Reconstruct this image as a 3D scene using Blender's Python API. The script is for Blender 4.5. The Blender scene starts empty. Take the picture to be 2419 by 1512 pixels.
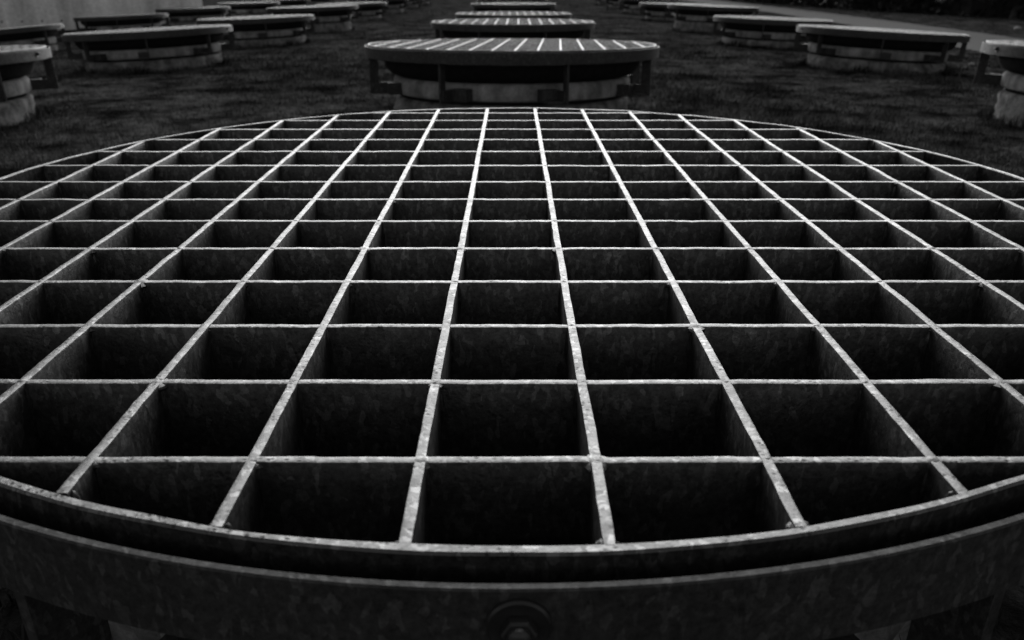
import bpy, math, random
import numpy as np
from mathutils import Vector, Euler

S = bpy.context.scene
COL = S.collection
R = math.radians
rng = np.random.default_rng(7)
random.seed(7)

# ------------------------------------------------------------------ camera
CAM_Z = 0.6895
cam_d = bpy.data.cameras.new('camera')
cam = bpy.data.objects.new('camera', cam_d)
COL.objects.link(cam)
cam.location = (0.0, 0.0, CAM_Z)
cam.rotation_euler = (math.pi/2 - 0.4072, 0, 0)
cam_d.sensor_width = 36.0
cam_d.lens = 36.0 * 1876.8 / 2419.0
cam_d.clip_start = 0.02
cam_d.clip_end = 2000
cam_d.dof.use_dof = True
cam_d.dof.focus_distance = 0.78
cam_d.dof.aperture_fstop = 9.5
S.camera = cam

# ------------------------------------------------------------------ light: dull sky, brightest ahead of the camera
SUN_EL, SUN_AZ = R(30), R(4)          # azimuth from +y towards +x
w = bpy.data.worlds.new('World'); S.world = w; w.use_nodes = True
wn = w.node_tree; bg = wn.nodes['Background']
sky = wn.nodes.new('ShaderNodeTexSky'); sky.sky_type = 'NISHITA'; sky.sun_disc = False
sky.sun_elevation = SUN_EL; sky.sun_rotation = SUN_AZ
sky.dust_density = 1.5
bw = wn.nodes.new('ShaderNodeRGBToBW')  # black and white film
wn.links.new(sky.outputs[0], bw.inputs[0]); wn.links.new(bw.outputs[0], bg.inputs['Color'])
bg.inputs['Strength'].default_value = 0.06
sun_d = bpy.data.lights.new('sun', 'SUN'); sun_d.energy = 2.1; sun_d.angle = R(66)
sun = bpy.data.objects.new('sun', sun_d); COL.objects.link(sun)
sun_dir = Vector((math.sin(SUN_AZ)*math.cos(SUN_EL), math.cos(SUN_AZ)*math.cos(SUN_EL), math.sin(SUN_EL)))
sun.rotation_euler = sun_dir.to_track_quat('Z', 'Y').to_euler()
S.view_settings.view_transform = 'Standard'
S.view_settings.look = 'None'
S.view_settings.gamma = 1
S.view_settings.exposure = 1.0
S.cycles.max_bounces = 6
S.cycles.diffuse_bounces = 3
S.cycles.glossy_bounces = 3
S.cycles.use_denoising = True
S.cycles.denoising_input_passes = 'RGB_ALBEDO_NORMAL'
S.cycles.denoising_prefilter = 'ACCURATE'

# ------------------------------------------------------------------ materials
def new_mat(name):
    m = bpy.data.materials.new(name); m.use_nodes = True
    return m, m.node_tree.nodes, m.node_tree.links, m.node_tree.nodes['Principled BSDF']

def coords(N, L, scale=(1, 1, 1), rnd=True):
    tc = N.new('ShaderNodeTexCoord'); mp = N.new('ShaderNodeMapping')
    mp.inputs['Scale'].default_value = scale
    if rnd:
        oi = N.new('ShaderNodeObjectInfo'); mul = N.new('ShaderNodeMath'); mul.operation = 'MULTIPLY'
        mul.inputs[1].default_value = 37.0
        L.new(oi.outputs['Random'], mul.inputs[0]); L.new(mul.outputs[0], mp.inputs['Location'])
    L.new(tc.outputs['Object'], mp.inputs['Vector'])
    return mp.outputs[0]

def noise(N, L, vec, scale, detail=4, rough=.55):
    n = N.new('ShaderNodeTexNoise'); n.inputs['Scale'].default_value = scale
    n.inputs['Detail'].default_value = detail; n.inputs['Roughness'].default_value = rough
    L.new(vec, n.inputs['Vector']); return n.outputs['Fac']

def maprange(N, L, src, a, b, c, d):
    m = N.new('ShaderNodeMapRange'); m.inputs[1].default_value = a; m.inputs[2].default_value = b
    m.inputs[3].default_value = c; m.inputs[4].default_value = d
    L.new(src, m.inputs[0]); return m.outputs[0]

def math_(N, L, op, a, b):
    m = N.new('ShaderNodeMath'); m.operation = op
    for i, v in enumerate((a, b)):
        if isinstance(v, (int, float)): m.inputs[i].default_value = v
        else: L.new(v, m.inputs[i])
    return m.outputs[0]

def grey(N, L, val):
    c = N.new('ShaderNodeCombineColor')
    for i in range(3): L.new(val, c.inputs[i])
    return c.outputs[0]

def galvanized(name, base, metallic, rough, pits=1.0, f0=.45, f1=1.6):
    m, N, L, b = new_mat(name)
    v = coords(N, L)
    vs = coords(N, L, (1, 1, .46))
    sp = N.new('ShaderNodeTexVoronoi'); sp.inputs['Scale'].default_value = 225
    # warp the spangle cells so that they are not clean polygons
    nz = N.new('ShaderNodeTexNoise'); nz.inputs['Scale'].default_value = 90; nz.inputs['Detail'].default_value = 3
    L.new(vs, nz.inputs['Vector'])
    mixv = N.new('ShaderNodeMix'); mixv.data_type = 'VECTOR'; mixv.inputs['Factor'].default_value = .012
    L.new(vs, mixv.inputs[4]); L.new(nz.outputs['Color'], mixv.inputs[5])
    L.new(mixv.outputs[1], sp.inputs['Vector'])
    sep = N.new('ShaderNodeSeparateColor'); L.new(sp.outputs['Color'], sep.inputs[0])
    patch = maprange(N, L, sep.outputs[0], .65, 1.0, .88, 1.75)
    big = maprange(N, L, noise(N, L, v, 9, 5, .6), .3, .7, .82, 1.18)
    fine = maprange(N, L, noise(N, L, v, 170, 6, .75), .3, .7, f0, f1)
    col = math_(N, L, 'MULTIPLY', math_(N, L, 'MULTIPLY', patch, big), math_(N, L, 'MULTIPLY', fine, base))
    # pits and dirt: small dark flecks in scattered places
    pv = N.new('ShaderNodeTexVoronoi'); pv.inputs['Scale'].default_value = 210; L.new(v, pv.inputs['Vector'])
    pm = noise(N, L, v, 26, 3, .6)
    pit = math_(N, L, 'MULTIPLY', maprange(N, L, pv.outputs['Distance'], .12, .42, 1, 0), maprange(N, L, pm, .46, .58, 0, 1))
    col = math_(N, L, 'MULTIPLY', col, maprange(N, L, pit, 0, 1, 1, 1 - .7*pits))
    L.new(grey(N, L, col), b.inputs['Base Color'])
    b.inputs['Metallic'].default_value = metallic
    b.inputs['Specular IOR Level'].default_value = .25
    rg = math_(N, L, 'MULTIPLY', maprange(N, L, sep.outputs[1], 0, 1, .88, 1.12), maprange(N, L, noise(N, L, v, 40), .3, .7, rough*.9, rough*1.12))
    L.new(rg, b.inputs['Roughness'])
    h = math_(N, L, 'SUBTRACT', noise(N, L, v, 330, 5, .65), math_(N, L, 'MULTIPLY', pit, .9*pits))
    bp = N.new('ShaderNodeBump'); bp.inputs['Strength'].default_value = .35; bp.inputs['Distance'].default_value = .0012
    L.new(h, bp.inputs['Height']); L.new(bp.outputs[0], b.inputs['Normal'])
    return m

def concrete(name, lo, hi, bump=.5, streak=True, scale=1.0):
    m, N, L, b = new_mat(name)
    v = coords(N, L)
    c = maprange(N, L, noise(N, L, v, 7*scale, 8, .65), .28, .72, lo, hi)
    if streak:
        vs = coords(N, L, (1, 1, .12))
        c = math_(N, L, 'MULTIPLY', c, maprange(N, L, noise(N, L, vs, 9*scale, 5, .6), .35, .65, .62, 1.12))
    c = math_(N, L, 'MULTIPLY', c, maprange(N, L, noise(N, L, v, 70*scale, 5, .7), .3, .7, .75, 1.15))
    L.new(grey(N, L, c), b.inputs['Base Color'])
    b.inputs['Roughness'].default_value = .95; b.inputs['Specular IOR Level'].default_value = .1
    bp = N.new('ShaderNodeBump'); bp.inputs['Strength'].default_value = bump; bp.inputs['Distance'].default_value = .01
    L.new(noise(N, L, v, 45*scale, 8, .7), bp.inputs['Height']); L.new(bp.outputs[0], b.inputs['Normal'])
    return m

def plain(name, c, rough=.8, metallic=0.0):
    m, N, L, b = new_mat(name)
    v = coords(N, L)
    k = maprange(N, L, noise(N, L, v, 30, 5), .3, .7, c*.7, c*1.3)
    L.new(grey(N, L, k), b.inputs['Base Color'])
    b.inputs['Roughness'].default_value = rough; b.inputs['Metallic'].default_value = metallic
    if not metallic: b.inputs['Specular IOR Level'].default_value = .1
    return m

M = {
    'bar': galvanized('galvanized_bar', .058, .8, .47, .4),
    'edge': galvanized('bar_top_edge', .094, .88, .45, 1.0, .8, 1.22),  # top faces of bars and rim, lighter than the sides
    'band': galvanized('galvanized_band', .036, .3, .62, .3),
    'leg': galvanized('weathered_steel', .04, .4, .6, .3),
    'bolt': plain('dark_bolt_steel', .04, .465, .6),
    'collar': concrete('cast_concrete', .12, .38, .5, True, 1.4),
    'plinth': concrete('rough_concrete', .04, .32, 1.0, True, 1.6),
    'joint': plain('black_joint', .012, .95),
    'pit': plain('deep_shaft_shade', .012, .95),  # shaft floor disc: near-black colour stands in for the shade of a deep shaft
    'wall': concrete('board_wall_concrete', .62, .82, .3, True, .25),
    'path': concrete('path_gravel', .016, .027, .6, False, .6),
    'stone': concrete('pale_stone', .2, .35, .6, False),
}
def grass_mat():
    m, N, L, b = new_mat('grass_blades')
    v = coords(N, L, rnd=False)
    a = maprange(N, L, noise(N, L, v, 2.6, 5, .65), .38, .62, .25, 1.7)
    f = maprange(N, L, noise(N, L, v, 15, 5, .7), .34, .66, .3, 1.8)
    k = math_(N, L, 'MULTIPLY', math_(N, L, 'MULTIPLY', a, f), .048)
    L.new(grey(N, L, k), b.inputs['Base Color']); b.inputs['Roughness'].default_value = .8
    b.inputs['Specular IOR Level'].default_value = .0
    return m
def soil_mat():
    m, N, L, b = new_mat('soil_and_thatch')
    v = coords(N, L, rnd=False)
    a = maprange(N, L, noise(N, L, v, 2.6, 5, .65), .38, .62, .25, 1.7)
    f = maprange(N, L, noise(N, L, v, 15, 6, .7), .34, .66, .3, 1.8)
    k = math_(N, L, 'MULTIPLY', math_(N, L, 'MULTIPLY', a, f), .025)
    L.new(grey(N, L, k), b.inputs['Base Color']); b.inputs['Roughness'].default_value = .95
    b.inputs['Specular IOR Level'].default_value = .0
    bp = N.new('ShaderNodeBump'); bp.inputs['Strength'].default_value = .8; bp.inputs['Distance'].default_value = .02
    L.new(noise(N, L, v, 25, 6, .7), bp.inputs['Height']); L.new(bp.outputs[0], b.inputs['Normal'])
    return m
M['grass'] = grass_mat(); M['soil'] = soil_mat()
M['leaf'] = plain('dark_leaves', .014, .7)

# ------------------------------------------------------------------ mesh helpers
class MB:
    def __init__(s): s.v = []; s.f = []; s.n = 0
    def add(s, v, f):
        v = np.asarray(v, float); s.v.append(v)
        s.f += [tuple(int(i) + s.n for i in q) for q in f]; s.n += len(v)
    def sweep(s, P, prof, side, up, jit=0.0, caps=True):
        """profile (k,2: side, up) carried along points P with fixed side / up vectors"""
        P = np.asarray(P, float); k = len(prof); n = len(P)
        pr = np.asarray(prof, float)
        V = (P[:, None, :] + pr[None, :, 0, None]*np.asarray(side)[..., None, :] + pr[None, :, 1, None]*np.asarray(up))
        if np.ndim(jit) or jit: V = V + jit
        F = []
        for i in range(n-1):
            for j in range(k):
                a, b_ = i*k+j, i*k+(j+1) % k
                F.append((a, b_, b_+k, a+k))
        if caps: F.append(tuple(range(k))[::-1]); F.append(tuple((n-1)*k+j for j in range(k)))
        s.add(V.reshape(-1, 3), F)
    def lathe(s, prof, n=96, jr=None, jz=None):
        pr = np.asarray(prof, float); k = len(pr); a = np.arange(n)/n*2*math.pi
        rr = pr[None, :, 0] + (jr if jr is not None else 0); zz = pr[None, :, 1] + (jz if jz is not None else 0)*np.ones((n, 1))
        V = np.stack([rr*np.cos(a)[:, None], rr*np.sin(a)[:, None], zz*np.ones_like(rr)], -1).reshape(-1, 3)
        F = []
        for i in range(n):
            i2 = (i+1) % n
            for j in range(k):
                j2 = (j+1) % k
                F.append((i*k+j, i2*k+j, i2*k+j2, i*k+j2))
        s.add(V, F)
    def blob(s, c, r, n=10, m=5, jit=.2):
        V = []; F = []
        for i in range(m+1):
            t = math.pi*i/m
            for j in range(n):
                p = 2*math.pi*j/n; q = 1 + jit*(random.random()-.5)*2
                V.append((c[0]+r[0]*q*math.sin(t)*math.cos(p), c[1]+r[1]*q*math.sin(t)*math.sin(p), c[2]+r[2]*math.cos(t)))
        for i in range(m):
            for j in range(n):
                F.append((i*n+j, (i+1)*n+j, (i+1)*n+(j+1) % n, i*n+(j+1) % n))
        s.add(V, F)
    def box(s, lo, hi, A=None):
        V = np.array([[x, y, z] for x in (lo[0], hi[0]) for y in (lo[1], hi[1]) for z in (lo[2], hi[2])], float)
        if A is not None: V = V @ np.asarray(A).T
        s.add(V, [(0, 1, 3, 2), (4, 6, 7, 5), (0, 4, 5, 1), (2, 3, 7, 6), (0, 2, 6, 4), (1, 5, 7, 3)])
    def build(s, name, mat, parent=None, smooth=True, angle=35, top=None):
        me = bpy.data.meshes.new(name)
        me.from_pydata(np.concatenate(s.v).tolist(), [], s.f); me.update()
        o = bpy.data.objects.new(name, me); COL.objects.link(o)
        if mat is not None: me.materials.append(mat)
        import bmesh
        bm = bmesh.new(); bm.from_mesh(me); bmesh.ops.recalc_face_normals(bm, faces=bm.faces)
        if smooth:
            ca = R(angle)
            for f_ in bm.faces: f_.smooth = True
            for e in bm.edges:
                if len(e.link_faces) == 2 and e.calc_face_angle(0) > ca: e.smooth = False
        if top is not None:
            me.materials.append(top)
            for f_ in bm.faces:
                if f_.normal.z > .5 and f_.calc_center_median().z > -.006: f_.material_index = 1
        bm.to_mesh(me); bm.free()
        if parent is not None: o.parent = parent
        return o

def wob(n, amp, step=4, seed=None):
    """smooth random wobble of n samples"""
    g = np.random.default_rng(seed) if seed is not None else rng
    k = max(2, n//step+2); a = g.normal(0, amp, k)
    return np.interp(np.linspace(0, k-1, n), np.arange(k), a)

def tag(o, label=None, cat=None, group=None, kind=None):
    if label: o['label'] = label
    if cat: o['category'] = cat
    if group: o['group'] = group
    if kind: o['kind'] = kind
    return o

# ------------------------------------------------------------------ the lie of the land
CY = 1.1564                       # centre of the nearest shaft
C0, C1, C2_ = -0.02275, 0.000699, -0.003572
def G(x, y):
    x = np.asarray(x, float); y = np.asarray(y, float)
    t = np.clip(y-CY, -6, 16.27); a = np.abs(x)
    sx = np.where(a < 6, a*a, 36+np.tanh((a-6)/5)*60)
    return C0*t + C1*t*t + C2_*sx

# ------------------------------------------------------------------ shaft covers
SP = 0.11                         # grate pitch
RG = 0.809                        # grate rim outer radius
HB = 0.068                        # bar height
T = 0.0080                        # bar thickness
def bar_prof(t, h=HB):
    a = t/2
    return [(-a, -h), (a, -h), (a, -.0012), (a-.0005, -.0003), (a-.0014, 0), (-a+.0014, 0), (-a+.0005, -.0003), (-a, -.0012)]

def straight_bar(P0, P1, t, dz, detail, nodes, seed):
    """one flat bar on edge with slightly wavy, hand-cut top; weld blobs where it crosses"""
    mb = MB(); P0 = np.array(P0); P1 = np.array(P1); Ln = np.linalg.norm(P1-P0); d = (P1-P0)/Ln
    side = np.array([-d[1], d[0], 0]); up = np.array([0, 0, 1.])
    pr = np.array(bar_prof(t))
    if detail:
        n = max(3, int(Ln/.007)); P = P0 + np.linspace(0, 1, n)[:, None]*(P1-P0)
        P = P + side*wob(n, .0003, 14)[:, None]
        j = np.zeros((n, 8, 3))
        zt = (wob(n, .00022, 4) + rng.normal(0, .0001, n))
        j[:, 2:, 2] = zt[:, None]
        wl = wob(n, .00016, 2); wr = wob(n, .00016, 2)
        j[:, 2:5, :] += wl[:, None, None]*side; j[:, 5:8, :] -= wr[:, None, None]*side
    else:
        n = 2; P = np.array([P0, P1]); j = 0.0
    P = P + np.array([0, 0, dz])
    mb.sweep(P, pr, side, up, j)
    if detail:
        for nd in nodes:
            x, y = nd[:2]
            k = random.choice((.85, 1.0, 1.2, 1.45))*random.uniform(.9, 1.1) * (1 if len(nd) == 2 else .8)
            mb.blob((x + random.uniform(-.001, .001), y + random.uniform(-.001, .001), (-.0036 if len(nd) == 2 else -.0042) + dz), (T*.74*k, T*.76*k, random.uniform(.0036, .0044)), 12, 6, .14)
            for sx_ in (-1, 1):
                for sy_ in (-1, 1):
                    if len(nd) == 2 and random.random() < .75:
                        mb.blob((x+sx_*T*.5, y+sy_*T*.5, -.0215), (.0028, .0028, random.uniform(.016, .0205)), 6, 4, .2)
            if len(nd) == 3:                      # weld fillets where the bar meets the rim
                for sx_ in (-1, 1):
                    q = random.uniform(.75, 1.2)
                    mb.blob((x+sx_*T*.6, y, -.0125), (.0036*q, .0042*q, .0115), 8, 6, .18)
    return mb

def chord(a, r): return math.sqrt(max(r*r-a*a, 0))

# nearest grate: bar lines read off the photograph (cell units, at depth 7.5 from the front; hand-built so not quite regular)
FD = {-6.5: (-.0200, -6.37), -5.5: (-.0200, -5.44), -4.5: (-.0175, -4.490), -3.5: (-.0130, -3.540), -2.5: (-.0076, -2.545), -1.5: (-.0031, -1.552),
      -.5: (.0005, -.5245), .5: (.0007, .5135), 1.5: (.0005, 1.533), 2.5: (.0000, 2.528), 3.5: (.0010, 3.492), 4.5: (.002, 4.47), 5.5: (.006, 5.43), 6.5: (.01, 6.37)}
FR = [1.0034, 1.9921, 2.9813, 4.0172, 5.0130, 6.0439, 7.0372, 8.00, 9.0556, 10.1173, 11.16, 12.20, 13.22, 14.17]

def make_grate(root, kind):
    g = bpy.data.objects.new('grate', None) if kind != 'lite' else None
    if g is not None: COL.objects.link(g); g.parent = root
    ri = RG - .0078
    det = kind == 'near'
    D, Wr = [], []
    if det:
        for b, (m, c) in FD.items(): D.append((m, c*SP))
        for r in FR: Wr.append((r-7.4954)*SP)
    else:
        for k in range(14): D.append((0.0, (k-6.5)*SP)); Wr.append((k-6.5)*SP)
    bars = []
    for m, c in D:
        e = chord(c, ri) + .0015
        p0 = (c - m*e, -e, 0); p1 = (c + m*e, e, 0)
        nodes = [(c+m*y, y) for y in Wr if abs(y) < e-.01] + [(p0[0]+.0*m, p0[1]+.004, 1), (p1[0], p1[1]-.004, 1)]
        bars.append((p0, p1, T, 0.0, nodes))
    for y in Wr:
        e = chord(y, ri) + .0015
        bars.append(((-e, y, 0), (e, y, 0), T*.97, -.0004, []))
    if kind == 'lite':
        mb = MB()
        for p0, p1, t, dz, nodes in bars:
            q = straight_bar(p0, p1, t, dz, False, nodes, 0); mb.add(np.concatenate(q.v), q.f)
        mb.lathe([(ri, -HB), (RG, -HB), (RG, 0), (ri, 0)], 64)
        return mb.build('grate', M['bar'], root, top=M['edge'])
    for p0, p1, t, dz, nodes in bars:
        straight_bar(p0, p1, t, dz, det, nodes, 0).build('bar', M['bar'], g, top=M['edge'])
    mb = MB(); n = 288 if det else 96
    jr = np.zeros((n, 6)); jz = np.zeros((n, 6))
    if det:
        def cyc(a): q = wob(n, a, 3); w_ = np.linspace(0, 1, n); return q - w_*(q[-1]-q[0])
        jr[:, 2:4] = cyc(.00045)[:, None]; jr[:, 4:] = cyc(.0005)[:, None]; jz[:, 2:] = cyc(.0004)[:, None]
    mb.lathe([(ri, -HB), (RG, -HB), (RG, -.0014), (RG-.0014, 0.0003), (ri+.0012, 0.0003), (ri, -.001)], n, jr, jz)
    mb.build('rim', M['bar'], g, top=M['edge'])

def make_shaft(kind):
    root = bpy.data.objects.new('grated_shaft', None); COL.objects.link(root)
    n = {'near': 240, 'mid': 96, 'lite': 64}[kind]
    make_grate(root, kind)
    # ring band round the grate, an angle section whose flange carries the grate
    bi, bo, zt, zb = RG+.0125, RG+.0185, -.008, -.053
    mb = MB()
    mb.lathe([(RG-.045, zb-.010), (bo, zb-.010), (bo, zt-.0012), (bo-.0012, zt), (bi+.0008, zt), (bi, zt-.001), (bi, zb-.003), (RG-.045, zb-.003)], n)
    mb.build('ring_band', M['band'], root)
    # bolts
    for k in range(4):
        a = -math.pi/2 + k*math.pi/2 + .0065
        rad = np.array([math.cos(a), math.sin(a), 0]); tan = np.array([-math.sin(a), math.cos(a), 0]); up = np.array([0, 0, 1.])
        c0 = rad*bo + up*(-.0310)
        def disc(mb, prof, seg, ph=0.0):
            V = []; F = []
            for (r_, h_) in prof:
                for j in range(seg):
                    p = ph+2*math.pi*j/seg
                    V.append(c0 + rad*h_ + tan*r_*math.cos(p) + up*r_*math.sin(p))
            K = len(prof)
            for i in range(K-1):
                for j in range(seg):
                    F.append((i*seg+j, i*seg+(j+1) % seg, (i+1)*seg+(j+1) % seg, (i+1)*seg+j))
            F.append(tuple((K-1)*seg+j for j in range(seg)))
            mb.add(V, F)
        sg = 40 if kind == 'near' else 12
        b_ = MB()
        disc(b_, [(.0098, .002), (.0098, .0085), (.0088, .0095), (.004, .0096)], 6, math.pi/6*0)
        disc(b_, [(.0066, .009), (.0064, .0120), (.0050, .0136), (.0026, .0142)], sg)
        bo_ = b_.build('bolt', M['bolt'], root)
        w_ = MB(); disc(w_, [(.0178, -.001), (.0178, .0022), (.0166, .0036), (.0145, .0026), (.009, .0026)], sg)
        w_.build('washer', M['bolt'], bo_)
    # legs: flat bars on edge, each with a bracket bolted to the collar
    zl = -.25
    for k in range(8):
        a = R(22.5 + 45*k); ca, sa = math.cos(a), math.sin(a)
        A = [[ca, -sa, 0], [sa, ca, 0], [0, 0, 1]]
        l_ = MB(); l_.box((bo-.056, -.005, zl), (bo-.0065, .005, zb-.012), A)
        leg = l_.build('leg', M['leg'], root, False)
        s_ = -1 if math.cos(a) > 0 else 1
        q = MB()
        y0, y1 = (.0055, .10) if (math.sin(a) < 0) == (math.cos(a) < 0) else (-.10, -.0055)
        q.box((.655, y0, zl), (.735, y1, zl+.06), A)
        q.box((.735, min(y0, y1)*.5 if False else y0, zl), (bo-.02, y1 if abs(y1) < .02 else (y0+.012 if y0 > 0 else y0), zl+.012), A)
        q.box((.735, -.0165 if y0 < 0 else .0055, zl+.01), (bo-.014, -.0055 if y0 < 0 else .0165, zl+.058), A)
        q.build('bracket', M['leg'], leg, False)
    # concrete collar (rounded shoulder), black joint, rough plinth
    def rough(n_, k_, amp, seed): return np.random.default_rng(seed).normal(0, amp, (n_, k_))
    mb = MB(); pr = [(.56, -.256), (.655, -.256), (.671, -.251), (.675, -.240), (.676, -.215), (.675, -.192), (.670, -.177), (.660, -.168), (.645, -.165), (.56, -.165)]
    mb.lathe(pr, n, rough(n, len(pr), .0012, 3)); mb.build('collar', M['collar'], root, angle=50)
    mb = MB(); mb.lathe([(.56, -.274), (.64, -.274), (.64, -.2565), (.56, -.2565)], n); mb.build('joint', M['joint'], root)
    mb = MB(); pr = [(.56, -.75), (.670, -.75), (.673, -.50), (.671, -.44), (.668, -.41), (.673, -.385), (.666, -.36), (.671, -.335), (.667, -.31), (.663, -.288), (.648, -.2745), (.56, -.2745)]
    g2 = np.random.default_rng(5); jr = rough(n, len(pr), .0045, 5)
    lump = np.interp(np.arange(n), np.arange(0, n+6, 6), g2.normal(0, .012, len(np.arange(0, n+6, 6)))); jr[:, 1:8] += lump[:, None]*.7
    mb.lathe(pr, n, jr); mb.build('plinth', M['plinth'], root, angle=60)
    mb = MB(); mb.lathe([(.60, -.164), (.650, -.163), (.690, -.148), (.714, -.120), (.724, -.088), (.726, -.064), (.713, -.064), (.703, -.11), (.68, -.137), (.60, -.152)], n)
    mb.build('hood', M['joint'], root, angle=50)
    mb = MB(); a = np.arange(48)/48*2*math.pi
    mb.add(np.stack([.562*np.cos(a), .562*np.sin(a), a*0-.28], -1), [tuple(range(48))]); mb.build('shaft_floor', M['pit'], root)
    return root

def kids(o): return [c for c in bpy.data.objects if c.parent == o]
def copy_tree(src):
    r_ = src.copy(); COL.objects.link(r_)
    for ch in src.children:
        c = ch.copy(); COL.objects.link(c); c.parent = r_
        for g_ in ch.children:
            d_ = g_.copy(); COL.objects.link(d_); d_.parent = c
    return r_

GROUP = 'round grated shafts set out in a grid on the grass'
HT = .40
def place(o, x, y, ztop, rx, ry, rz, label):
    o.location = (x, y, ztop); o.rotation_euler = Euler((rx, ry, rz), 'XYZ')
    tag(o, label, 'shaft cover', GROUP)

near = make_shaft('near')
place(near, -.0017, CY, HT, 0, 0, 0, 'largest round steel grate filling the foreground, bolted ring band below it')
mid0 = make_shaft('mid')
lite0 = make_shaft('lite')
bpy.context.view_layer.update()
# x, y, top z, roll, yaw (deg), full parts, label
ORD = ['second', 'third', 'fourth', 'fifth', 'sixth', 'seventh', 'eighth']
SPOTS = [
 (0.00, 4.77, .344, .000, -3.1, 1, 'round grated shaft directly behind the foreground grate, pale stripes across its top'),
 (0.01, 8.57, .283, .000, -.5, 1, 'round grated shaft third from the front in the middle line'),
 (0.02, 12.14, .221, .000, .5, 1, 'round grated shaft fourth from the front in the middle line, bright dotted top'),
 (0.03, 16.51, .228, .000, 4, 0, 'round grated shaft fifth from the front in the middle line'),
 (-3.57, 4.76, .278, -.043, 4, 1, 'nearest grated shaft cut off by the left edge, dark bolt on its ring band'),
 (-3.79, 8.83, .192, -.046, -3, 1, 'grated shaft second from the front in the line just left of the middle'),
 (-3.72, 12.35, .160, -.033, 2, 1, 'grated shaft third from the front in the line just left of the middle'),
 (-3.67, 15.72, .199, -.028, -4, 0, 'grated shaft fourth from the front in the line just left of the middle'),
 (-3.71, 19.72, .147, -.024, 3, 0, 'grated shaft fifth from the front in the line just left of the middle'),
 (3.62, 4.77, .306, .043, -4, 1, 'grated shaft cut off by the right edge, dark bolt on its ring band'),
 (3.80, 8.70, .195, .050, 2, 1, 'grated shaft second from the front in the right-hand line beside the path'),
 (3.73, 12.15, .155, .032, -2, 1, 'grated shaft third from the front in the right-hand line beside the path'),
 (3.72, 15.80, .208, .033, 4, 0, 'grated shaft fourth from the front in the right-hand line beside the path'),
 (3.77, 19.72, .134, .018, -3, 0, 'grated shaft fifth from the front in the right-hand line beside the path'),
 (-7.34, 12.10, .010, -.080, 5, 1, 'grated shaft at the left edge below the concrete wall, first in the far left line'),
 (-7.42, 16.15, .030, -.038, -5, 0, 'darker grated shaft standing in front of the concrete wall, second in the far left line'),
 (-7.42, 19.85, .04, -.029, 3, 0, 'grated shaft beside the right end of the concrete wall, third in the far left line'),
]
z6 = {0: .23, -3.65: .17, 3.75: .16, -7.2: .06}
names = {0: 'middle line', -3.65: 'line just left of the middle', 3.75: 'right-hand line beside the path', -7.2: 'far left line past the wall'}
for cx in (0, -3.65, 3.75, -7.2):
    start = 4 if cx == -7.2 else 6
    ys = [20.1, 23.8, 27.4, 31.0] if cx == 0 else [23.4, 27.0, 30.7]
    for i, y in enumerate(ys):
        SPOTS.append((cx, y, z6[cx]-.0, math.copysign(.015, cx) if cx else 0, random.uniform(-5, 5), 0,
                      'small far grated shaft, %s from the front in the %s' % (['fourth', 'fifth', 'sixth', 'seventh', 'eighth', 'ninth'][start-4+i], names[cx])))
used = set()
for (x, y, zt, roll, yaw, full, label) in SPOTS:
    src = mid0 if full else lite0
    if src.name not in used: used.add(src.name); o = src
    else: o = copy_tree(src)
    t = min(y-CY, 16.27)
    place(o, x, y, zt, C0+2*C1*t - (.015 if abs(x) < .005 else 0), roll, R(yaw), label)
ALL = [(-.0017, CY)] + [(s[0], s[1]) for s in SPOTS]

# ------------------------------------------------------------------ ground, path
def axis(a, b, fine, coarse, far):
    k = list(np.arange(a, b+1e-6, fine)); d = fine; q = k[-1]
    while q < far: d *= coarse; q += d; k.append(q)
    d = fine; q = k[0]; pre = []
    while q > -far: d *= coarse; q -= d; pre.append(q)
    return np.array(pre[::-1]+k)
gx = axis(-14, 14, .35, 1.35, 600); gy = axis(-5, 30, .35, 1.35, 700)
X, Y = np.meshgrid(gx, gy); Z = G(X, Y)
nx = len(gx); idx = np.arange(X.size).reshape(X.shape)
F = np.stack([idx[:-1, :-1], idx[:-1, 1:], idx[1:, 1:], idx[1:, :-1]], -1).reshape(-1, 4)
mb = MB(); mb.add(np.stack([X, Y, Z], -1).reshape(-1, 3), F.tolist())
tag(mb.build('ground', M['soil']), kind='structure')

PL = np.array([(5.2, 4), (6.0, 8), (6.48, 10.53), (6.86, 12.15), (7.1, 13.3), (7.75, 17), (8.4, 21.1), (8.8, 26), (9.0, 34), (9.1, 60)])
PR = np.array([(9.0, 4), (9.5, 8), (9.8, 10.5), (9.9, 12.2), (10.05, 14), (10.3, 17), (10.75, 21.5), (11.0, 26), (11.3, 34), (11.4, 60)])
yy = np.linspace(4, 60, 225)
xl = np.interp(yy, PL[:, 1], PL[:, 0]) + wob(225, .03, 2); xr = np.interp(yy, PR[:, 1], PR[:, 0]) + wob(225, .05, 2)
mb = MB(); V = []; F = []; K = 9
for i in range(225):
    for j in range(K):
        x = xl[i] + (xr[i]-xl[i])*j/(K-1); V.append((x, yy[i], float(G(x, yy[i])) + .012))
for i in range(224):
    for j in range(K-1): F.append((i*K+j, i*K+j+1, (i+1)*K+j+1, (i+1)*K+j))
mb.add(V, F); tag(mb.build('path', M['path']), kind='structure')

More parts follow.
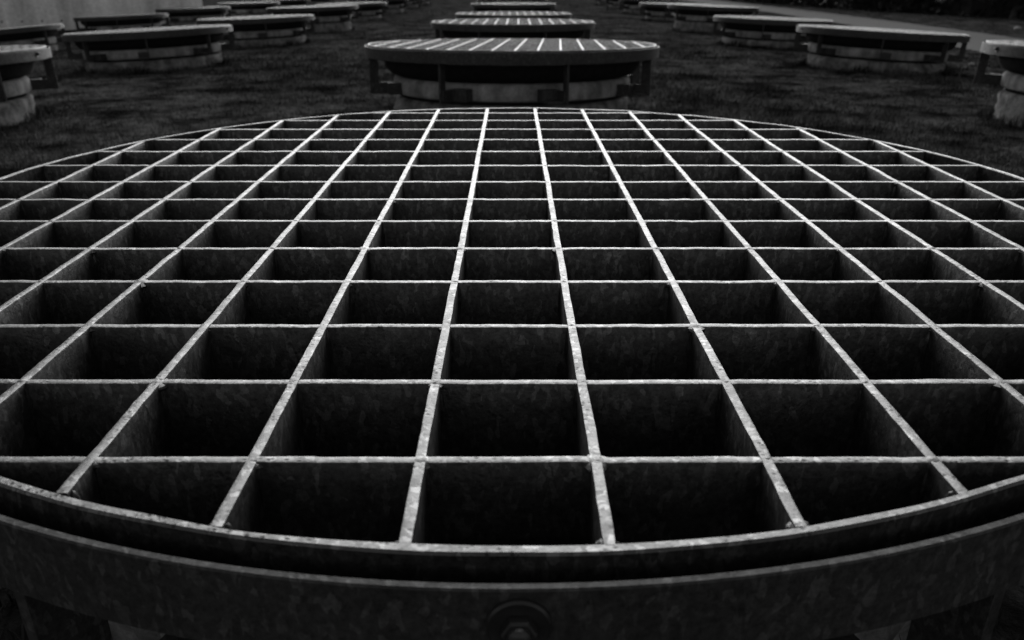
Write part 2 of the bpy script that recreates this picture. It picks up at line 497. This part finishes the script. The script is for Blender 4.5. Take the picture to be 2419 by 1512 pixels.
# ------------------------------------------------------------------ grass blades (nobody could count them)
def patchy(x, y, seed):
    g = np.random.default_rng(seed); s = np.zeros_like(x)
    for k in range(14):
        fr = 2**g.uniform(.5, 4.2); a = g.uniform(0, 2*math.pi); p = g.uniform(0, 2*math.pi)
        s += np.sin(fr*(x*math.cos(a)+y*math.sin(a))+p)/(1+.12*fr)
    return s/4.0
def grass(n, ymin, ymax, half, wmul):
    y = np.exp(rng.uniform(math.log(ymin), math.log(ymax), n)); x = rng.uniform(-1, 1, n)*(half[0]+half[1]*y)
    keep = np.ones(n, bool)
    for (cx, cy) in ALL: keep &= (x-cx)**2+(y-cy)**2 > .676**2
    keep &= ~((x > np.interp(y, PL[:, 1], PL[:, 0])+.03) & (x < np.interp(y, PR[:, 1], PR[:, 0])-.03) & (y > 4))
    pt = patchy(x, y, 11); keep &= rng.uniform(-1.6, 1.2, n) < pt
    x, y, pt = x[keep], y[keep], pt[keep]; n = len(x)
    h = (.010+.020*rng.random(n)**1.5)*(1+.45*np.clip(pt, -1, 1.5)); tall = rng.random(n) < .02; h[tall] *= 1.8
    dist = np.hypot(x, y); wd = (.0016+.0005*dist)*wmul*rng.uniform(.6, 1.3, n)
    a = rng.uniform(0, 2*math.pi, n); l = rng.uniform(0, 2*math.pi, n); ln = h*rng.uniform(.2, 1.3, n)
    z = G(x, y)
    dx, dy = np.cos(a)*wd/2, np.sin(a)*wd/2
    P = np.stack([np.stack([x-dx, y-dy, z-.004], -1), np.stack([x+dx, y+dy, z-.004], -1),
                  np.stack([x+np.cos(l)*ln*.35+dx*.6, y+np.sin(l)*ln*.35+dy*.6, z+h*.6], -1), np.stack([x+np.cos(l)*ln*.35-dx*.6, y+np.sin(l)*ln*.35-dy*.6, z+h*.6], -1),
                  np.stack([x+np.cos(l)*ln, y+np.sin(l)*ln, z+h], -1)], 1)
    return P
def ring_grass():
    out = []
    for (cx, cy) in ALL:
        n = 1500 if cy < 14 else 500
        a = rng.uniform(0, 2*math.pi, n); r = .668 + np.abs(rng.normal(0, .045, n)); x = cx+r*np.cos(a); y = cy+r*np.sin(a)
        h = rng.uniform(.02, .06, n)*(1+.7*np.sin(a*7+cx)*np.sin(a*3+cy)); wd = .003+.0005*math.hypot(cx, cy)
        l = rng.uniform(0, 2*math.pi, n); ln = h*rng.uniform(.1, .8, n); b = rng.uniform(0, 2*math.pi, n)
        z = G(x, y); dx, dy = np.cos(b)*wd/2, np.sin(b)*wd/2
        out.append(np.stack([np.stack([x-dx, y-dy, z-.004], -1), np.stack([x+dx, y+dy, z-.004], -1),
                  np.stack([x+np.cos(l)*ln*.35+dx*.6, y+np.sin(l)*ln*.35+dy*.6, z+h*.6], -1), np.stack([x+np.cos(l)*ln*.35-dx*.6, y+np.sin(l)*ln*.35-dy*.6, z+h*.6], -1),
                  np.stack([x+np.cos(l)*ln, y+np.sin(l)*ln, z+h], -1)], 1))
    return np.concatenate(out)
P = np.concatenate([grass(330000, 1.6, 12, (1.4, .75), 1.0), grass(160000, 6, 34, (2, .75), 1.1), ring_grass()])
n = len(P)
me = bpy.data.meshes.new('grass'); me.vertices.add(n*5); me.vertices.foreach_set('co', P.reshape(-1))
base = np.arange(n)*5
loops = np.concatenate([(base[:, None]+np.array([0, 1, 2, 3])), (base[:, None]+np.array([3, 2, 4]))], 1)
me.loops.add(n*7); me.loops.foreach_set('vertex_index', loops.reshape(-1))
me.polygons.add(n*2)
st = np.stack([np.arange(n)*7, np.arange(n)*7+4], 1).reshape(-1); me.polygons.foreach_set('loop_start', st)
me.update(calc_edges=True); me.materials.append(M['grass'])
go = bpy.data.objects.new('grass', me); COL.objects.link(go); tag(go, 'short patchy grass between the shafts', 'grass', kind='stuff')

# ------------------------------------------------------------------ concrete wall at upper left
wr = bpy.data.objects.new('concrete_wall', None); COL.objects.link(wr); wr.location = (-7.75, 21.4, float(G(-7.75, 20.9))-.3); wr.rotation_euler = (0, 0, R(20))
mb = MB(); mb.box((-24, 0, 0), (0, .35, 4.6)); mb.build('wall', M['wall'], wr, False)
mb = MB()
for i in range(48):
    for j in range(5):
        cx, cz = -.28-.42*i, .42+.75*j
        a = np.arange(10)/10*2*math.pi
        mb.add(np.stack([cx+.022*np.cos(a), a*0-.003, cz+.022*np.sin(a)], -1), [tuple(range(10))])
mb.build('tie_holes', M['joint'], wr, False)['kind'] = 'stuff'
mb = MB(); a = np.arange(24)/24*2*math.pi
for r0, y0, y1 in ((.105, -.05, -.004),):
    V = np.concatenate([np.stack([-.62+r*np.cos(a), a*0+yv, 1.02+r*np.sin(a)], -1) for r, yv in ((.105, -.004), (.105, -.05), (.085, -.05), (.085, -.01))])
    F = [(k*24+j, k*24+(j+1) % 24, (k+1)*24+(j+1) % 24, (k+1)*24+j) for k in range(3) for j in range(24)] + [tuple(72+j for j in range(24))]
    mb.add(V, F)
mb.build('drain_pipe', M['joint'], wr)
tag(wr, 'streaked pale concrete wall with tie holes at the upper left behind the shafts', 'wall')

# ------------------------------------------------------------------ dark hedge beyond the path
HB_ = np.array([(19, 6), (17.5, 14), (15.6, 25.5), (14.6, 30.4), (13.2, 35), (12.4, 42), (12, 60)])
n = 26000
yy = rng.uniform(6, 60, n); hx = np.interp(yy, HB_[:, 1], HB_[:, 0])
dep = rng.random(n)**1.4*4.5; hz = rng.random(n)*(3.4+1.2*np.sin(yy*.55)+.8*np.sin(yy*1.7+1))
xx = hx + dep + .35*np.sin(yy*2.1)+.25*np.sin(yy*5.3+hz*2) + (hz/4.5)**2*.8
c = np.stack([xx, yy, G(xx, yy)+hz], -1); s = rng.uniform(.07, .2, n)
d1 = rng.normal(size=(n, 3)); d1 /= np.linalg.norm(d1, axis=1)[:, None]; d2 = np.cross(d1, rng.normal(size=(n, 3))); d2 /= np.linalg.norm(d2, axis=1)[:, None]
V = np.stack([c+d1*s[:, None], c+d2*s[:, None]*.5, c-d1*s[:, None], c-d2*s[:, None]*.5], 1).reshape(-1, 3)
mb = MB(); mb.add(V, (np.arange(n)[:, None]*4+np.arange(4)).tolist())
# dense core of the thicket
K = 60; ys = np.linspace(6, 60, K); hb = np.interp(ys, HB_[:, 1], HB_[:, 0])
V = []; F = []
for i in range(K):
    for (dx, z) in ((.9, -.2), (.7, 1.4), (1.5, 2.6), (4.2, 2.8), (5.0, -.2)):
        V.append((hb[i]+dx+.3*math.sin(ys[i]*1.9+z), ys[i], float(G(hb[i], ys[i]))+z*(1+.15*math.sin(ys[i]*.9))))
for i in range(K-1):
    for j in range(4): F.append((i*5+j, i*5+j+1, (i+1)*5+j+1, (i+1)*5+j))
mb.add(V, F)
tag(mb.build('thicket', M['leaf'], None, False), 'black thicket beyond the path at the upper right', 'thicket', kind='stuff')

# ------------------------------------------------------------------ small pale stones on the grass
for (x, y, s, lab) in ((5.2, 9.4, .03, 'tiny pale stone on the grass between the two largest right-hand shafts'),
                       (12.27, 20.5, .09, 'pale stone on the dark verge beyond the path at the right edge'),
                       (1.15, 13.4, .06, 'small pale stone on the grass just right of the far middle shafts'),
                       (-1.05, 8.9, .035, 'small pale stone on the grass just left of the third middle shaft')):
    mb = MB(); mb.blob((0, 0, s*.35), (s, s*.7, s*.55), 12, 7, .18)
    o = mb.build('stone', M['stone'], None, True, 60); o.location = (x, y, float(G(x, y))+.012)
    tag(o, lab, 'stone')
